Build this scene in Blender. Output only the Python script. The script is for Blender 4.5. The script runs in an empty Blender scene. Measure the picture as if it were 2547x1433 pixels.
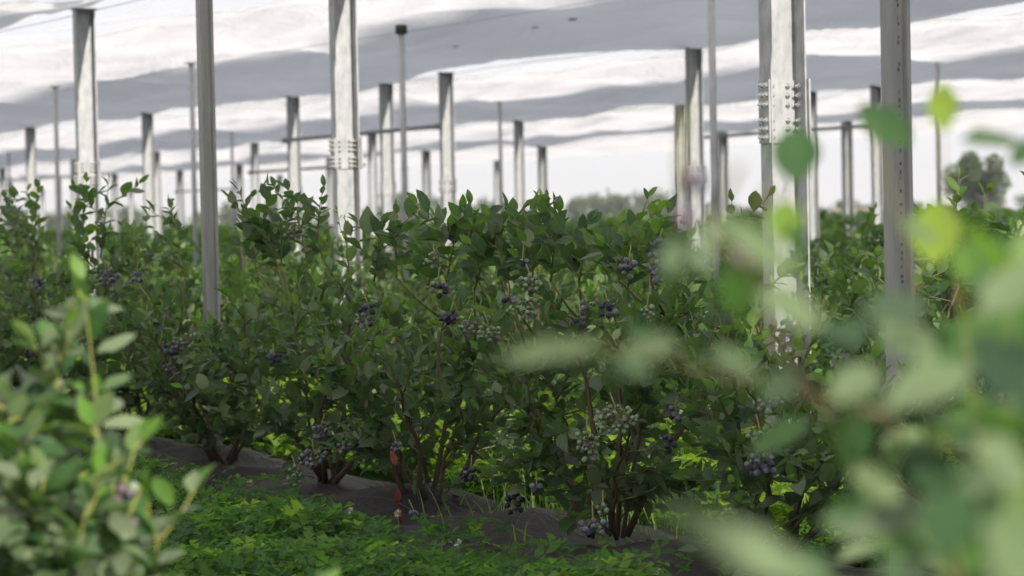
import bpy, math, random
import numpy as np
from mathutils import Vector, Matrix
R = math.radians
sc = bpy.context.scene
C = sc.collection

# ------------------------------------------------------------------ camera
F = 2547 * 85 / 36.0                     # focal length in photo pixels
CAM = Vector((0, 0, 0.93))
PITCH, ROLL = math.atan((716.5 - 545) / F), R(1.2)
f_ = Vector((0, math.cos(PITCH), -math.sin(PITCH)))
r0, u0 = Vector((1, 0, 0)), Vector((0, math.sin(PITCH), math.cos(PITCH)))
u_ = u0 * math.cos(ROLL) + r0 * math.sin(ROLL)
r_ = r0 * math.cos(ROLL) - u0 * math.sin(ROLL)
cd = bpy.data.cameras.new('camera'); cam = bpy.data.objects.new('camera', cd); C.objects.link(cam)
m = Matrix((r_, u_, -f_)).transposed().to_4x4(); m.translation = CAM
cam.matrix_world = m
cd.lens = 85; cd.sensor_width = 36; cd.clip_end = 5000; cd.clip_start = 0.05
cd.dof.use_dof = True; cd.dof.focus_distance = 6.7; cd.dof.aperture_fstop = 4.8
cd.dof.aperture_blades = 9
sc.camera = cam

TH = R(30); SN, CS = math.sin(TH), math.cos(TH)
EN, ED = Vector((CS, SN, 0)), Vector((-SN, CS, 0))   # across the rows / along the rows
def PT(p, t, z=0): return EN * p + ED * t + Vector((0, 0, z))
def ray(x, y): return f_ + r_ * ((x - 1273.5) / F) - u_ * ((y - 716.5) / F)
def at(x, y, d): return CAM + ray(x, y) * d
def at_p(x, y, p):                        # point of the sight line lying p metres across the rows
    v = ray(x, y); return CAM + v * (p / v.dot(EN))
def row_t(x, k):                          # ground point of row line k seen near photo column x
    Y = k * F / (x + 2200); X = (x - 1273.5) / F * Y
    return Vector((X, Y, 0))

# ------------------------------------------------------------------ object helpers
def tag(o, label=None, cat=None, group=None, kind=None):
    if label: o['label'] = label
    if cat: o['category'] = cat
    if group: o['group'] = group
    if kind: o['kind'] = kind
    return o
def empty(name, loc, rz=0):
    o = bpy.data.objects.new(name, None); C.objects.link(o)
    o.location = loc; o.rotation_euler = (0, 0, rz); o.empty_display_size = .1
    return o
def link(name, me, parent=None):
    o = bpy.data.objects.new(name, me); C.objects.link(o)
    if parent: o.parent = parent
    return o
def copy_tree(o, parent=None):
    c = o.copy(); C.objects.link(c); c.parent = parent
    for ch in o.children: copy_tree(ch, c)
    return c

class MB:                                 # collects polygons, builds one mesh
    def __init__(s): s.v, s.f, s.m, s.sm, s.n, s.extra = [], [], [], [], 0, []
    def add(s, V, Fc, mat=0, smooth=False, tint=0.0, bloom=0.0):
        k = s.n; V = [tuple(v) for v in V]
        s.v += V; s.n += len(V)
        s.extra += [(tint, bloom)] * len(V)
        for f in Fc:
            s.f.append(tuple(i + k for i in f)); s.m.append(mat); s.sm.append(smooth)
    def box(s, a, b, mat=0):
        x0, y0, z0 = a; x1, y1, z1 = b
        s.add([(x0,y0,z0),(x1,y0,z0),(x1,y1,z0),(x0,y1,z0),(x0,y0,z1),(x1,y0,z1),(x1,y1,z1),(x0,y1,z1)],
              [(0,3,2,1),(4,5,6,7),(0,1,5,4),(1,2,6,5),(2,3,7,6),(3,0,4,7)], mat)
    def prism(s, poly, z0, z1, mat=0):
        n = len(poly)
        V = [(x, y, z0) for x, y in poly] + [(x, y, z1) for x, y in poly]
        s.add(V, [(i, (i+1) % n, n + (i+1) % n, n + i) for i in range(n)]
              + [tuple(range(n-1, -1, -1)), tuple(range(n, 2*n))], mat)
    def tube(s, pts, rad, sides=5, mat=0, tint=0.0):
        pts = [Vector(p) for p in pts]; V = []; n = len(pts)
        if not hasattr(rad, '__len__'): rad = [rad] * n
        ref = Vector((.31, .77, .55))
        for i, p in enumerate(pts):
            d = (pts[min(i+1, n-1)] - pts[max(i-1, 0)])
            d = d.normalized() if d.length > 1e-9 else Vector((0, 0, 1))
            a = d.cross(ref).normalized() if abs(d.dot(ref)) < .98 else d.cross(Vector((1, 0, 0))).normalized()
            b = d.cross(a)
            for k in range(sides):
                q = 2 * math.pi * k / sides
                V.append(p + a * (math.cos(q) * rad[i]) + b * (math.sin(q) * rad[i]))
        Fc = [(i*sides + k, i*sides + (k+1) % sides, (i+1)*sides + (k+1) % sides, (i+1)*sides + k)
              for i in range(n-1) for k in range(sides)]
        Fc += [tuple(range(sides-1, -1, -1)), tuple((n-1)*sides + k for k in range(sides))]
        s.add(V, Fc, mat, True, tint)
    def mesh(s, name, mats):
        me = bpy.data.meshes.new(name)
        me.from_pydata(s.v, [], s.f)
        for q in (mats if isinstance(mats, (list, tuple)) else [mats]): me.materials.append(q)
        me.polygons.foreach_set('material_index', s.m)
        me.polygons.foreach_set('use_smooth', s.sm)
        e = np.array(s.extra, dtype=np.float32)
        for j, nm in enumerate(('tint', 'bloom')):
            at_ = me.attributes.new(nm, 'FLOAT', 'POINT'); at_.data.foreach_set('value', np.ascontiguousarray(e[:, j]))
        me.update(); return me
    def build(s, name, mats, parent=None): return link(name, s.mesh(name, mats), parent)

def np_mesh(name, V, loops, totals, mats, attrs=None, uv=None, smooth=True, midx=None):
    me = bpy.data.meshes.new(name)
    V = np.ascontiguousarray(V, dtype=np.float32)
    me.vertices.add(len(V)); me.vertices.foreach_set('co', V.ravel())
    me.loops.add(len(loops)); me.loops.foreach_set('vertex_index', np.ascontiguousarray(loops, dtype=np.int32))
    starts = np.concatenate(([0], np.cumsum(totals)[:-1])).astype(np.int32)
    me.polygons.add(len(totals)); me.polygons.foreach_set('loop_start', starts)
    me.polygons.foreach_set('loop_total', np.ascontiguousarray(totals, dtype=np.int32))
    me.polygons.foreach_set('use_smooth', np.full(len(totals), smooth))
    for q in mats: me.materials.append(q)
    if midx is not None: me.polygons.foreach_set('material_index', np.ascontiguousarray(midx, dtype=np.int32))
    me.update(calc_edges=True)
    for k, a in (attrs or {}).items():
        A = me.attributes.new(k, 'FLOAT', 'POINT'); A.data.foreach_set('value', np.ascontiguousarray(a, dtype=np.float32))
    if uv is not None:
        u = me.uv_layers.new(name='leaf'); u.data.foreach_set('uv', np.ascontiguousarray(uv[loops], dtype=np.float32).ravel())
    return me

# ------------------------------------------------------------------ materials
class NT:
    def __init__(s, name):
        s.mat = bpy.data.materials.new(name); s.mat.use_nodes = True
        s.t = s.mat.node_tree; s.t.nodes.clear()
        s.out = s.n('ShaderNodeOutputMaterial')
    def n(s, t, **kw):
        x = s.t.nodes.new(t)
        for k, v in kw.items():
            if k in x.inputs: x.inputs[k].default_value = v
            else: setattr(x, k, v)
        return x
    def l(s, a, b): s.t.links.new(a, b)
    def ramp(s, fac, stops):
        r = s.n('ShaderNodeValToRGB'); e = r.color_ramp.elements
        while len(e) < len(stops): e.new(.5)
        for q, (p, c) in zip(e, stops): q.position = p; q.color = (*c, 1)
        if fac is not None: s.l(fac, r.inputs['Fac'])
        return r
    def noise(s, scale, detail=4, rough=.55, vec=None, dist=0):
        x = s.n('ShaderNodeTexNoise', Scale=scale, Detail=detail, Roughness=rough, Distortion=dist)
        if vec is not None: s.l(vec, x.inputs['Vector'])
        return x
    def mix(s, fac, a, b, mode='MIX'):
        x = s.n('ShaderNodeMix', data_type='RGBA', blend_type=mode)
        for sock, v in ((0, fac), (6, a), (7, b)):
            if isinstance(v, bpy.types.NodeSocket): s.l(v, x.inputs[sock])
            else: x.inputs[sock].default_value = v if sock == 0 else (*v, 1)
        return x.outputs[2]
    def coord(s, which='Object', scale=None):
        c = s.n('ShaderNodeTexCoord').outputs[which]
        if scale:
            mp = s.n('ShaderNodeMapping'); mp.inputs['Scale'].default_value = scale; s.l(c, mp.inputs['Vector']); c = mp.outputs[0]
        return c
    def bump(s, h, strength, dist=.01):
        b = s.n('ShaderNodeBump', Strength=strength, Distance=dist); s.l(h, b.inputs['Height']); return b.outputs[0]
    def done(s, sh): s.l(sh, s.out.inputs['Surface']); return s.mat

def mat_leaf(name, stops, pale, trans=.34, rough=.40, spec=.38):
    q = NT(name)
    ti = q.n('ShaderNodeAttribute', attribute_name='tint').outputs['Fac']
    bl = q.n('ShaderNodeAttribute', attribute_name='bloom').outputs['Fac']
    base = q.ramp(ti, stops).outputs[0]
    nz = q.noise(60, 3, .6, q.coord('Object'))
    base = q.mix(.35, base, q.ramp(nz.outputs[0], [(.3, (.55, .55, .55)), (.7, (1.3, 1.3, 1.25))]).outputs[0], 'MULTIPLY')
    # midrib and side veins from the leaf's own uv
    uv = q.n('ShaderNodeUVMap', uv_map='leaf').outputs[0]
    sx = q.n('ShaderNodeSeparateXYZ'); q.l(uv, sx.inputs[0])
    ab = q.n('ShaderNodeMath', operation='ABSOLUTE'); q.l(sx.outputs[0], ab.inputs[0])
    rib = q.ramp(ab.outputs[0], [(.0, (1, 1, 1)), (.09, (0, 0, 0))]).outputs[0]
    sm = q.n('ShaderNodeMath', operation='MULTIPLY_ADD'); q.l(ab.outputs[0], sm.inputs[0]); sm.inputs[1].default_value = -.35; q.l(sx.outputs[1], sm.inputs[2])
    wv = q.n('ShaderNodeMath', operation='MULTIPLY'); q.l(sm.outputs[0], wv.inputs[0]); wv.inputs[1].default_value = 42
    si = q.n('ShaderNodeMath', operation='SINE'); q.l(wv.outputs[0], si.inputs[0])
    vein = q.ramp(si.outputs[0], [(.82, (0, 0, 0)), (1, (1, 1, 1))]).outputs[0]
    vv = q.mix(1.0, rib, vein, 'LIGHTEN')
    fa = q.n('ShaderNodeMath', operation='MULTIPLY'); q.l(vv, fa.inputs[0]); fa.inputs[1].default_value = .28
    base = q.mix(fa.outputs[0], base, (.16, .22, .10))
    geo = q.n('ShaderNodeNewGeometry').outputs['Backfacing']
    bf = q.n('ShaderNodeMath', operation='MULTIPLY'); q.l(geo, bf.inputs[0]); bf.inputs[1].default_value = .5
    mx = q.n('ShaderNodeMath', operation='MAXIMUM'); q.l(bf.outputs[0], mx.inputs[0]); q.l(bl, mx.inputs[1])
    col = q.mix(mx.outputs[0], base, pale)
    p = q.n('ShaderNodeBsdfPrincipled'); q.l(col, p.inputs['Base Color'])
    p.inputs['Roughness'].default_value = rough; p.inputs['Specular IOR Level'].default_value = spec
    q.l(q.bump(vv, .25, .002), p.inputs['Normal'])
    tr = q.n('ShaderNodeBsdfTranslucent')
    q.l(q.mix(1.0, base, (2.6, 2.5, 1.2), 'MULTIPLY'), tr.inputs['Color'])
    ms = q.n('ShaderNodeMixShader'); ms.inputs[0].default_value = trans
    q.l(p.outputs[0], ms.inputs[1]); q.l(tr.outputs[0], ms.inputs[2])
    return q.done(ms.outputs[0])

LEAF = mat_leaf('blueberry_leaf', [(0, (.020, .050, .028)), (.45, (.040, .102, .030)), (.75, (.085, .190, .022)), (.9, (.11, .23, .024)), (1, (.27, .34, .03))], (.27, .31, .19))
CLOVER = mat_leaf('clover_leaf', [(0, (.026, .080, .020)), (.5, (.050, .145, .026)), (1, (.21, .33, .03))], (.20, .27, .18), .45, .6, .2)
TREEL = mat_leaf('tree_leaf', [(0, (.03, .055, .022)), (.5, (.055, .095, .03)), (1, (.10, .15, .05))], (.12, .16, .08), .25, .6, .2)

def mat_simple(name, stops, scale, rough=.6, metal=0.0, bump=0.0, bscale=None, spec=.4, sc3=None):
    q = NT(name)
    nz = q.noise(scale, 5, .6, q.coord('Object', sc3))
    p = q.n('ShaderNodeBsdfPrincipled'); q.l(q.ramp(nz.outputs[0], stops).outputs[0], p.inputs['Base Color'])
    p.inputs['Roughness'].default_value = rough; p.inputs['Metallic'].default_value = metal
    p.inputs['Specular IOR Level'].default_value = spec
    if bump:
        nb = q.noise(bscale or scale, 6, .65, q.coord('Object', sc3)); q.l(q.bump(nb.outputs[0], bump, .01), p.inputs['Normal'])
    return q.done(p.outputs[0])

def mat_stem():
    q = NT('cane_bark')
    ti = q.n('ShaderNodeAttribute', attribute_name='tint').outputs['Fac']
    a = q.ramp(ti, [(0, (.062, .042, .030)), (.45, (.12, .085, .05)), (.75, (.16, .17, .05)), (1, (.30, .30, .06))]).outputs[0]
    nz = q.noise(90, 4, .7, q.coord('Object', (1, 1, .25)))
    p = q.n('ShaderNodeBsdfPrincipled', Roughness=.7)
    q.l(q.mix(.6, a, q.ramp(nz.outputs[0], [(.3, (.5, .5, .5)), (.7, (1.35, 1.3, 1.25))]).outputs[0], 'MULTIPLY'), p.inputs['Base Color'])
    q.l(q.bump(nz.outputs[0], .5, .004), p.inputs['Normal'])
    return q.done(p.outputs[0])
STEM = mat_stem()
def mat_berry(name, c0, c1):
    q = NT(name)
    nz = q.noise(55, 3, .6, q.coord('Object'))
    p = q.n('ShaderNodeBsdfPrincipled', Roughness=.62); p.inputs['Specular IOR Level'].default_value = .3
    q.l(q.ramp(nz.outputs[0], [(.32, c0), (.68, c1)]).outputs[0], p.inputs['Base Color'])
    return q.done(p.outputs[0])
BERRY = [mat_berry('ripe_berry', (.065, .072, .105), (.19, .205, .26)), mat_berry('green_berry', (.13, .19, .11), (.24, .31, .20)),
         mat_berry('turning_berry', (.11, .075, .10), (.20, .16, .19)), mat_berry('dark_berry', (.016, .018, .035), (.05, .055, .09)),
         mat_berry('calyx', (.020, .018, .018), (.05, .04, .035))]

GALV = mat_simple('galvanised_steel', [(.30, (.29, .305, .325)), (.48, (.405, .412, .42)), (.56, (.44, .445, .45)), (.72, (.52, .52, .52))], 26, .5, .10, .08, 60, .5, (1, 1, .5))
STEEL = mat_simple('weathered_steel', [(.25, (.22, .23, .23)), (.55, (.31, .31, .30)), (.8, (.40, .39, .37))], 10, .5, .25, .1, 40, .5, (3, 3, .35))
BOLT = mat_simple('bolt_steel', [(.3, (.60, .60, .60)), (.7, (.75, .75, .74))], 40, .22, .75)
DARK = mat_simple('dark_rubber', [(.3, (.035, .032, .034)), (.7, (.06, .055, .055))], 30, .7)
SLOT = mat_simple('slot_shadow', [(.3, (.06, .06, .06)), (.7, (.16, .15, .14))], 60, .9)

def mat_film(name, trans, col, tcol, fade=False):
    q = NT(name)
    n1 = q.noise(2.2, 5, .6, q.coord('Object', (1.0, .35, 1)), .6)
    n2 = q.noise(9, 4, .6, q.coord('Object', (1.2, .5, 1)), .8)
    nb = q.bump(n1.outputs[0], .5, .16)
    b2 = q.n('ShaderNodeBump', Strength=.3, Distance=.03); q.l(n2.outputs[0], b2.inputs['Height']); q.l(nb, b2.inputs['Normal'])
    d = q.n('ShaderNodeBsdfDiffuse'); d.inputs[0].default_value = (*col, 1)
    t = q.n('ShaderNodeBsdfTranslucent')
    t.inputs[0].default_value = (*tcol, 1)
    q.l(b2.outputs[0], d.inputs['Normal']); q.l(b2.outputs[0], t.inputs['Normal'])
    ms = q.n('ShaderNodeMixShader'); ms.inputs[0].default_value = trans
    q.l(d.outputs[0], ms.inputs[1]); q.l(t.outputs[0], ms.inputs[2])
    if fade:                               # see-through share: softens the painted shade band, lets sun through the slot strip
        ed = q.n('ShaderNodeAttribute', attribute_name='edge').outputs['Fac']; tp = q.n('ShaderNodeBsdfTransparent')
        m2 = q.n('ShaderNodeMixShader'); q.l(ed, m2.inputs[0]); q.l(tp.outputs[0], m2.inputs[1]); q.l(ms.outputs[0], m2.inputs[2]); ms = m2
    return q.done(ms.outputs[0])
FILM = mat_film('white_film', .57, (.82, .82, .83), (.92, .90, .92))
SUN_PASS = mat_film('sun_pass_film', .62, (.80, .80, .81), (.90, .89, .90), True)  # for the added strip that passes sun through the slots
SHADE_FILM = mat_film('shade_film', .38, (.66, .70, .77), (.76, .82, .92), True)  # bluish grey puts the canopy's shade into the colour

def mat_mulch():
    q = NT('weed_fabric')
    nz = q.noise(3, 6, .65, q.coord('Object')); n2 = q.noise(160, 2, .5, q.coord('Object', (1, .3, 1)))
    c = q.ramp(nz.outputs[0], [(.3, (.013, .012, .013)), (.52, (.026, .023, .024)), (.75, (.055, .048, .047))]).outputs[0]
    # pale marker threads woven every 25 cm across the sheet
    sx = q.n('ShaderNodeSeparateXYZ'); q.l(q.coord('Object'), sx.inputs[0])
    a = q.n('ShaderNodeMath', operation='MULTIPLY'); q.l(sx.outputs[0], a.inputs[0]); a.inputs[1].default_value = 2 * math.pi / .13
    s_ = q.n('ShaderNodeMath', operation='COSINE'); q.l(a.outputs[0], s_.inputs[0])
    ln = q.ramp(s_.outputs[0], [(.9982, (0, 0, 0)), (.9996, (1, 1, 1))]).outputs[0]
    lm = q.n('ShaderNodeMath', operation='MULTIPLY'); q.l(ln, lm.inputs[0]); lm.inputs[1].default_value = .5
    c = q.mix(lm.outputs[0], c, (.20, .19, .19))
    p = q.n('ShaderNodeBsdfPrincipled', Roughness=.62); q.l(c, p.inputs['Base Color']); p.inputs['Specular IOR Level'].default_value = .35
    cr = q.noise(5, 5, .6, q.coord('Object', (1.6, .5, 1)), 1.2)
    b1 = q.bump(cr.outputs[0], .6, .05)
    b2 = q.n('ShaderNodeBump', Strength=.5, Distance=.004); q.l(n2.outputs[0], b2.inputs['Height']); q.l(b1, b2.inputs['Normal'])
    q.l(b2.outputs[0], p.inputs['Normal'])
    return q.done(p.outputs[0])
MULCH = mat_mulch()
GROUND = mat_simple('soil_and_turf', [(.30, (.030, .030, .014)), (.5, (.035, .065, .016)), (.7, (.05, .10, .02))], 2.5, .95, 0, .6, 40, .1)
FLOWER = mat_simple('clover_petals', [(.3, (.55, .52, .42)), (.7, (.75, .72, .66))], 120, .7)
DEAD = mat_simple('dead_leaf', [(.3, (.16, .035, .02)), (.7, (.30, .08, .04))], 80, .7)
BARK = mat_simple('tree_bark', [(.3, (.06, .045, .03)), (.7, (.13, .10, .075))], 4, .9, 0, .6, 12, .1)

# ------------------------------------------------------------------ leaves
ST = np.array([0, .10, .30, .55, .80, 1.0]); WD = np.array([0, .42, .92, 1.0, .58, 0])
def leaf_template():
    xs, ys = [0.], [0.]
    for s, w in zip(ST[1:-1], WD[1:-1]):
        xs += [-w, 0, w]; ys += [s, s, s]
    xs.append(0.); ys.append(1.)
    L = [0, 2, 1, 0, 3, 2]; T = [3, 3]
    for i in range(3):
        a = 1 + 3*i
        L += [a, a+1, a+4, a+3, a+1, a+2, a+5, a+4]; T += [4, 4]
    L += [10, 11, 13, 11, 12, 13]; T += [3, 3]
    return np.array(xs), np.array(ys), np.array(L), np.array(T)
TX, TY, TL, TT = leaf_template()

class Leaves:
    def __init__(s): s.b, s.d, s.n, s.a = [], [], [], []
    def add(s, base, d, n, length, width, tint, bloom=0., curl=.12, fold=.22):
        s.b.append(tuple(base)); s.d.append(tuple(d)); s.n.append(tuple(n)); s.a.append((length, width, tint, bloom, curl, fold))
    def mesh(s, name, mats, seed=0, keep=None):
        b, d, n, a = (np.array(q, dtype=np.float64) for q in (s.b, s.d, s.n, s.a))
        if keep is not None: b, d, n, a = b[keep], d[keep], n[keep], a[keep]
        d /= np.linalg.norm(d, axis=1)[:, None]
        n = n - d * np.sum(n*d, axis=1)[:, None]; n /= np.linalg.norm(n, axis=1)[:, None] + 1e-9
        sd = np.cross(d, n)
        N = len(b); rg = np.random.default_rng(seed + 5)
        L, W = a[:, 0:1], a[:, 1:2]
        wav = rg.normal(0, .035, (N, len(TX)))
        x = TX[None] * W * .5; y = TY[None] * L
        z = -a[:, 4:5] * L * TY[None]**2 + a[:, 5:6] * np.abs(x) + wav * L * (np.abs(TX)[None] > 0) * .6
        V = b[:, None, :] + sd[:, None, :]*x[..., None] + d[:, None, :]*y[..., None] + n[:, None, :]*z[..., None]
        loops = (TL[None] + (np.arange(N)*len(TX))[:, None]).ravel()
        tot = np.tile(TT, N)
        uv = np.tile(np.stack([TX, TY], 1), (N, 1))
        return np_mesh(name, V.reshape(-1, 3), loops, tot, mats, {'tint': np.repeat(a[:, 2], len(TX)), 'bloom': np.repeat(a[:, 3], len(TX))}, uv)

def unit(v): return v.normalized() if v.length > 1e-9 else Vector((0, 0, 1))
GA = 2.39996
def leaf_along(lv, rg, pts, spacing, Lm, tint0, start=.1, tipgreen=.25, center=None, bloomp=.12):
    """alternate leaves along a twig"""
    seg = [(pts[i+1]-pts[i]).length for i in range(len(pts)-1)]; tot = sum(seg)
    s = tot * start; k = rg.random() * 6
    while s < tot:
        r = s; i = 0
        while i < len(seg)-1 and r > seg[i]: r -= seg[i]; i += 1
        p = pts[i].lerp(pts[i+1], min(1, r / max(seg[i], 1e-6)))
        tw = unit(pts[i+1]-pts[i])
        a = unit(tw.cross(Vector((.2, .5, .84)))); b = tw.cross(a)
        k += GA + rg.uniform(-.4, .4)
        pr = a * math.cos(k) + b * math.sin(k)
        ph = R(rg.uniform(35, 72)) * (1 - .35 * s / tot)
        d = tw * math.cos(ph) + pr * math.sin(ph) + Vector((0, 0, rg.uniform(-.12, .18)))
        n = Vector((rg.gauss(0, .42), rg.gauss(0, .42), .75)) + tw * .35
        fr = s / tot
        L = Lm * rg.triangular(.5, 1.4, 1.0) * (1 - .35 * max(0, fr - .75) / .25)
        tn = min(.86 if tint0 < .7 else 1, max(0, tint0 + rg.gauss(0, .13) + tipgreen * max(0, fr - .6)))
        lv.add(p, d, n, L, L * rg.uniform(.50, .66), tn, rg.uniform(.2, .6) if rg.random() < bloomp else 0, rg.uniform(-.02, .26), rg.uniform(.1, .5))
        s += spacing * rg.uniform(.7, 1.3)
    # terminal leaf
    lv.add(pts[-1], unit(pts[-1]-pts[-2]) + Vector((rg.gauss(0, .3), rg.gauss(0, .3), .1)), Vector((rg.gauss(0, .6), rg.gauss(0, .6), .6)), Lm*.75, Lm*.34,
           min(.88, tint0 + tipgreen + .1), 0, .1, .3)

def bend(rg, p0, d, L, n=5, up=.25, jit=.10):
    pts = [p0.copy()]; d = unit(d); st = L / (n-1)
    for i in range(n-1):
        d = unit(d + Vector((rg.gauss(0, jit), rg.gauss(0, jit), rg.gauss(0, jit) + up / (n-1))))
        pts.append(pts[-1] + d * st)
    return pts

def gen_bush(seed, H=1.0, Rr=.42, nc=11, tw=11, Lm=.060, spacing=.022, skirt=True, tint=.28, detail=True, shoots=5):
    rg = random.Random(seed); lv = Leaves(); st = MB(); st.canes = []
    nc = max(6, int(nc*.75)); tw = int(tw*.98)
    for c in range(nc):
        az = c * GA + rg.uniform(-.5, .5); rr = rg.uniform(.15, 1.0)
        out = Vector((math.cos(az), math.sin(az), 0))
        h = H * rg.uniform(.62, 1.04) * (1 - .28 * rr)
        p0 = out * rg.uniform(.015, .07)
        n = 8; pts = []
        for i in range(n):
            s = i / (n-1)
            pts.append(p0 + out * (Rr * rr * (s**1.15)) + Vector((rg.gauss(0, .012), rg.gauss(0, .012), h * (s - .10*rr*s*s*(s))) ))
        rb = rg.uniform(.006, .0125); st.canes += pts[3:]
        st.tube(pts, [rb * (1 - .72 * i/(n-1)) for i in range(n)], 5, 0, .1 + rg.random()*.2)
        m_ = tw + rg.randint(-1, 2)
        for j in range(m_):
            lo_ = .14 if c % 2 == 0 else .32; s = lo_ + (1 - lo_) * (j + rg.random()*.8) / m_
            s = min(s, .995); x = s*(n-1); i = min(int(x), n-2)
            p = pts[i].lerp(pts[i+1], x - i)
            a2 = az + rg.gauss(0, 1.25)
            d = Vector((math.cos(a2), math.sin(a2), 0)) * rg.uniform(.5, 1) + Vector((0, 0, rg.uniform(-.35, .5) + .6*s))
            L = rg.uniform(.13, .30) * (1.12 - .35*s)
            tp = bend(rg, p, d, L, 5, rg.uniform(-.15, .5))
            if tp[-1].z < .07: continue
            st.tube(tp, [.0032, .0028, .0023, .0018, .001], 3 if not detail else 4, 0, rg.uniform(.5, .85))
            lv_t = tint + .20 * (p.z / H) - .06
            leaf_along(lv, rg, tp, spacing, Lm, lv_t, .12, .25, bloomp=.30)
            if rg.random() < .6:
                q = tp[2]; d2 = unit(tp[3]-tp[2]) + Vector((rg.gauss(0, .6), rg.gauss(0, .6), rg.gauss(.1, .4)))
                t2 = bend(rg, q, d2, L*.6, 4, .2)
                st.tube(t2, [.0022, .0018, .0014, .001], 3, 0, .75)
                leaf_along(lv, rg, t2, spacing, Lm*.95, lv_t, .15, .25)
        if rg.random() < .75:
            tp = bend(rg, pts[-1], unit(pts[-1]-pts[-2]) + Vector((0, 0, .4)), rg.uniform(.08, .17), 5, .3)
            st.tube(tp, [.003, .0026, .002, .0016, .001], 4, 0, .8)
            leaf_along(lv, rg, tp, spacing*.9, Lm, tint + .26, .05, .35)
    for q in range(9 if detail else 3):      # short leafy shoots low around the crown
        a2 = q*GA + rg.random(); o_ = Vector((math.cos(a2), math.sin(a2), 0))
        t2 = bend(rg, o_*.05 + Vector((0, 0, rg.uniform(.02, .16))), o_ + Vector((0, 0, rg.uniform(.3, 1.1))), rg.uniform(.14, .30), 6, rg.uniform(-.4, .1))
        st.tube(t2, [.003, .0026, .0022, .0018, .0014, .001], 4, 0, .6)
        leaf_along(lv, rg, t2, spacing, Lm*.9, tint - .04, .25, .15, bloomp=.3)
    return lv, st

def berry_np():
    seg, rings = 9, 6
    V, Fc = [], []
    V.append((0, 0, 1))
    for i in range(1, rings):
        a = math.pi * i / rings
        for k in range(seg):
            q = 2*math.pi*k/seg; V.append((math.sin(a)*math.cos(q), math.sin(a)*math.sin(q), math.cos(a)*.9))
    V.append((0, 0, -.62))
    for k in range(seg): Fc.append(((0, 1+k, 1+(k+1) % seg), 0))
    for i in range(rings-2):
        for k in range(seg):
            a = 1+i*seg
            Fc.append(((a+k, a+seg+k, a+seg+(k+1) % seg, a+(k+1) % seg), 0))
    a = 1+(rings-2)*seg; nV = len(V)
    for k in range(seg):                    # raised crown ring and dark star inside
        q = 2*math.pi*k/seg; V.append((.42*math.cos(q), .42*math.sin(q), -1.05 if k % 2 else -.92))
    for k in range(seg): V.append((.30*math.cos(2*math.pi*k/seg), .30*math.sin(2*math.pi*k/seg), -.80))
    for k in range(seg):
        k2 = (k+1) % seg
        Fc.append(((a+k, nV+k, nV+k2, a+k2), 0))
        Fc.append(((nV+k, nV+seg+k, nV+seg+k2, nV+k2), 4))
        Fc.append(((nV+seg+k, nV-1, nV+seg+k2), 4))
    return V, Fc
BV, BF = berry_np()
def berry_cluster(parent, center, size, n, mix, seed, rad=.0083, droop=True, hang=1.0):
    """mix: weights ripe/green/turning/dark.  center and size in the bush's own frame."""
    rg = random.Random(seed); mb = MB(); pos = []; size = size * .88
    top = Vector(center) + Vector((0, 0, size.z*.9))
    tries = 0; mats = [0, 1, 2, 3]
    while len(pos) < n and tries < n*60:
        tries += 1
        v = Vector((rg.gauss(0, 1), rg.gauss(0, 1), rg.gauss(0, 1))); v.normalize(); v *= rg.random()**.4
        p = Vector(center) + Vector((v.x*size.x, v.y*size.y, v.z*size.z))
        mt = rg.choices(mats, mix)[0]
        r = rad * (rg.uniform(.9, 1.15) if mt in (0, 3) else rg.uniform(.62, .92))
        if any((p-q).length < (r+r2)*.93 for q, r2 in pos): continue
        pos.append((p, r))
        out = unit(p - Vector(center)) + Vector((rg.gauss(0, .3), rg.gauss(0, .3), -.45))
        rot = Vector((0, 0, -1)).rotation_difference(unit(out)).to_matrix()
        V = [p + rot @ (Vector(q)*r) for q in BV]
        for mi in (0, 4):
            pass
        k = mb.n
        mb.v += [tuple(q) for q in V]; mb.n += len(V); mb.extra += [(0, 0)]*len(V)
        for f, mi in BF:
            mb.f.append(tuple(i+k for i in f)); mb.m.append(mt if mi == 0 else 4); mb.sm.append(mi == 0)
        if rg.random() < .7:
            j = p - unit(out)*r*.9
            mb.tube([j, (j + top)*.5 + Vector((0, 0, .004)), Vector(center) + (top-Vector(center))*rg.uniform(.1, .9)], .0009, 3, 5, .8)
    mb.tube([Vector(center) - Vector((0, 0, size.z*.3)), Vector(center), top, top + Vector((rg.gauss(0, .01), .03, .03))], [.001, .0014, .0018, .002], 4, 5, .8)
    return mb.build('berry_cluster', BERRY + [STEM], parent)

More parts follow.
